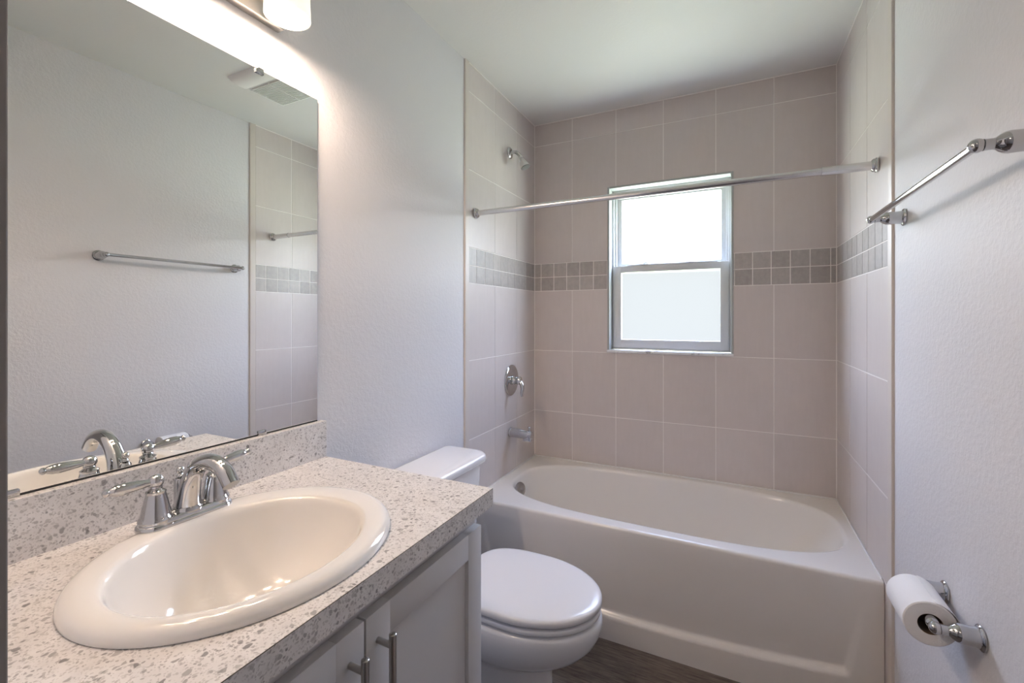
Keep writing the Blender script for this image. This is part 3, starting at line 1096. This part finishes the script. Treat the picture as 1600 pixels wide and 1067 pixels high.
# ------------------------------------------------------------------ mirror
MX1 = 0.0005
mir = thing('wall_mirror', (MX1, 0.52, 0.99), 'large frameless wall mirror above the speckled backsplash', 'mirror')
bm = NB()
box(bm, (-0.0045, YN + 0.006, 0.9895), (MX1, 0.904, 1.907), 0, 1, 0)
for f in bm.faces:
    f.material_index = 0 if f.calc_center_median().x > MX1 - 1e-4 else 1
obj('glass', bm, [M_MIRROR, mat('mirror_edge', (0.30, 0.33, 0.31), 0.2)], mir, smooth=False)
bm = NB()
box(bm, (-0.004, YN + 0.006, 0.9874), (MX1 + 0.0004, 0.904, 0.9910))
obj('bottom_gap_strip', bm, M_DARK, mir, smooth=False)  # dark strip: shade of the gap under the glass put in as colour
for y, z, up in ((0.728, 1.907, -1), (0.735, 0.9895, 1), (0.296, 0.9895, 1)):
    bm = NB()
    z0_, z1_ = (z - 0.012, z + 0.004) if up < 0 else (z - 0.002, z + 0.010)
    box(bm, (-0.004, y - 0.011, z0_ if up > 0 else z), (MX1 + 0.0035, y + 0.011, z1_ if up < 0 else z), 0.0008, 1)
    box(bm, (MX1 + 0.0004, y - 0.011, z0_), (MX1 + 0.0042, y + 0.011, z1_), 0.0015, 2)
    obj('mounting_clip', bm, M_CHROME, mir)

# ------------------------------------------------------------------ vanity light
vl = thing('vanity_light', (0.0, 0.5, 2.09), 'brushed metal vanity wall light with glowing white shades above mirror', 'wall light')
bm = NB()
box(bm, (-0.0045, 0.195, 2.030), (0.020, 0.784, 2.150), 0.003, 2)
obj('backplate', bm, M_NICKEL, vl)
SHX, SHZ, SHR = 0.104, 2.008, 0.052
for y in (0.730, 0.490, 0.250):
    bm = NB()
    tube(bm, smooth_path([(0.018, y, 2.075), (0.045, y, 2.078), (0.075, y, 2.105), (SHX - 0.006, y, 2.150), (SHX, y, 2.160)], 5), 0.011, 16, flat=((0, 1, 0), 0.55))
    lathe(bm, [(0.030, 0.0), (0.030, 0.010), (0.022, 0.020), (0.012, 0.024)], (SHX, y, 2.140), (0, 0, 1), 28)
    obj('arm', bm, M_NICKEL, vl)
    bm = NB()
    o_ = [(SHR, 0.0), (SHR - 0.002, 0.05), (SHR - 0.006, 0.10), (SHR - 0.012, 0.130), (0.026, 0.138)]
    i_ = [(0.023, 0.135), (SHR - 0.015, 0.127), (SHR - 0.009, 0.10), (SHR - 0.005, 0.05), (SHR - 0.003, 0.0), (SHR, 0.0)]
    lathe(bm, o_ + i_, (SHX, y, SHZ), (0, 0, 1), 44, False, False)
    sd = obj('shade', bm, M_SHADE, vl, angle=50)
    bm = NB()
    ball(bm, (SHX, y, SHZ + 0.092), 0.024, 22, (1, 1, 1.15))
    lathe(bm, [(0.016, 0.0), (0.013, 0.03)], (SHX, y, SHZ + 0.110), (0, 0, 1), 20)
    obj('bulb', bm, M_BULB, sd)
    L = bpy.data.lights.new('vanity_bulb_light', 'POINT')
    L.energy = BULB_W
    L.color = BULB_C
    L.shadow_soft_size = 0.02
    lo = bpy.data.objects.new('vanity_bulb_light', L)
    C.objects.link(lo)
    lo.location = (SHX, y, SHZ + 0.012)

# ------------------------------------------------------------------ exhaust fan on the ceiling (seen in the mirror)
fx0, fx1, fy0, fy1 = 0.80, 1.100, 1.325, 1.620
fan = thing('exhaust_fan', ((fx0 + fx1) / 2, (fy0 + fy1) / 2, H), 'white ceiling exhaust fan with slotted grille, reflected in the mirror', 'exhaust fan')
bm = NB()
ring_frame_z = H - 0.022
box(bm, (fx0, fy0 + 0.085, H - 0.016), (fx1, fy1, H), 0.006, 3)
obj('housing', bm, M_PLASTIC, fan)
bm = NB()
n = 7
pf = [(fy0 + 0.09, H), (fy0 - 0.004, H), (fy0, H - 0.006), (fy0 + 0.015, H - 0.017), (fy0 + 0.045, H - 0.022), (fy0 + 0.078, H - 0.021), (fy0 + 0.09, H - 0.017)]
loft(bm, [[(x, y, z) for y, z in pf] for x in (fx0, fx1)])
obj('light_lens', bm, M_LENS, fan, angle=30)
bm = NB()
k = 18
for i in range(k):
    y = fy0 + 0.105 + (fy1 - fy0 - 0.125) * i / (k - 1)
    box(bm, (fx0 + 0.02, y - 0.0022, H - 0.024), (fx1 - 0.02, y + 0.0022, H - 0.0155))
for x in (fx0 + 0.018, (fx0 + fx1) / 2, fx1 - 0.018):
    box(bm, (x - 0.003, fy0 + 0.10, H - 0.025), (x + 0.003, fy1 - 0.012, H - 0.0155))
obj('grille', bm, M_PLASTIC, fan, smooth=False)
bm = NB()
box(bm, (fx0 + 0.02, fy0 + 0.102, H - 0.0164), (fx1 - 0.02, fy1 - 0.016, H - 0.0155))
obj('grille_shade_sheet', bm, mat('fan_shadow_gap', (0.18, 0.18, 0.17), 0.8), fan, smooth=False)  # thin dark sheet, shade between the slats put into its colour
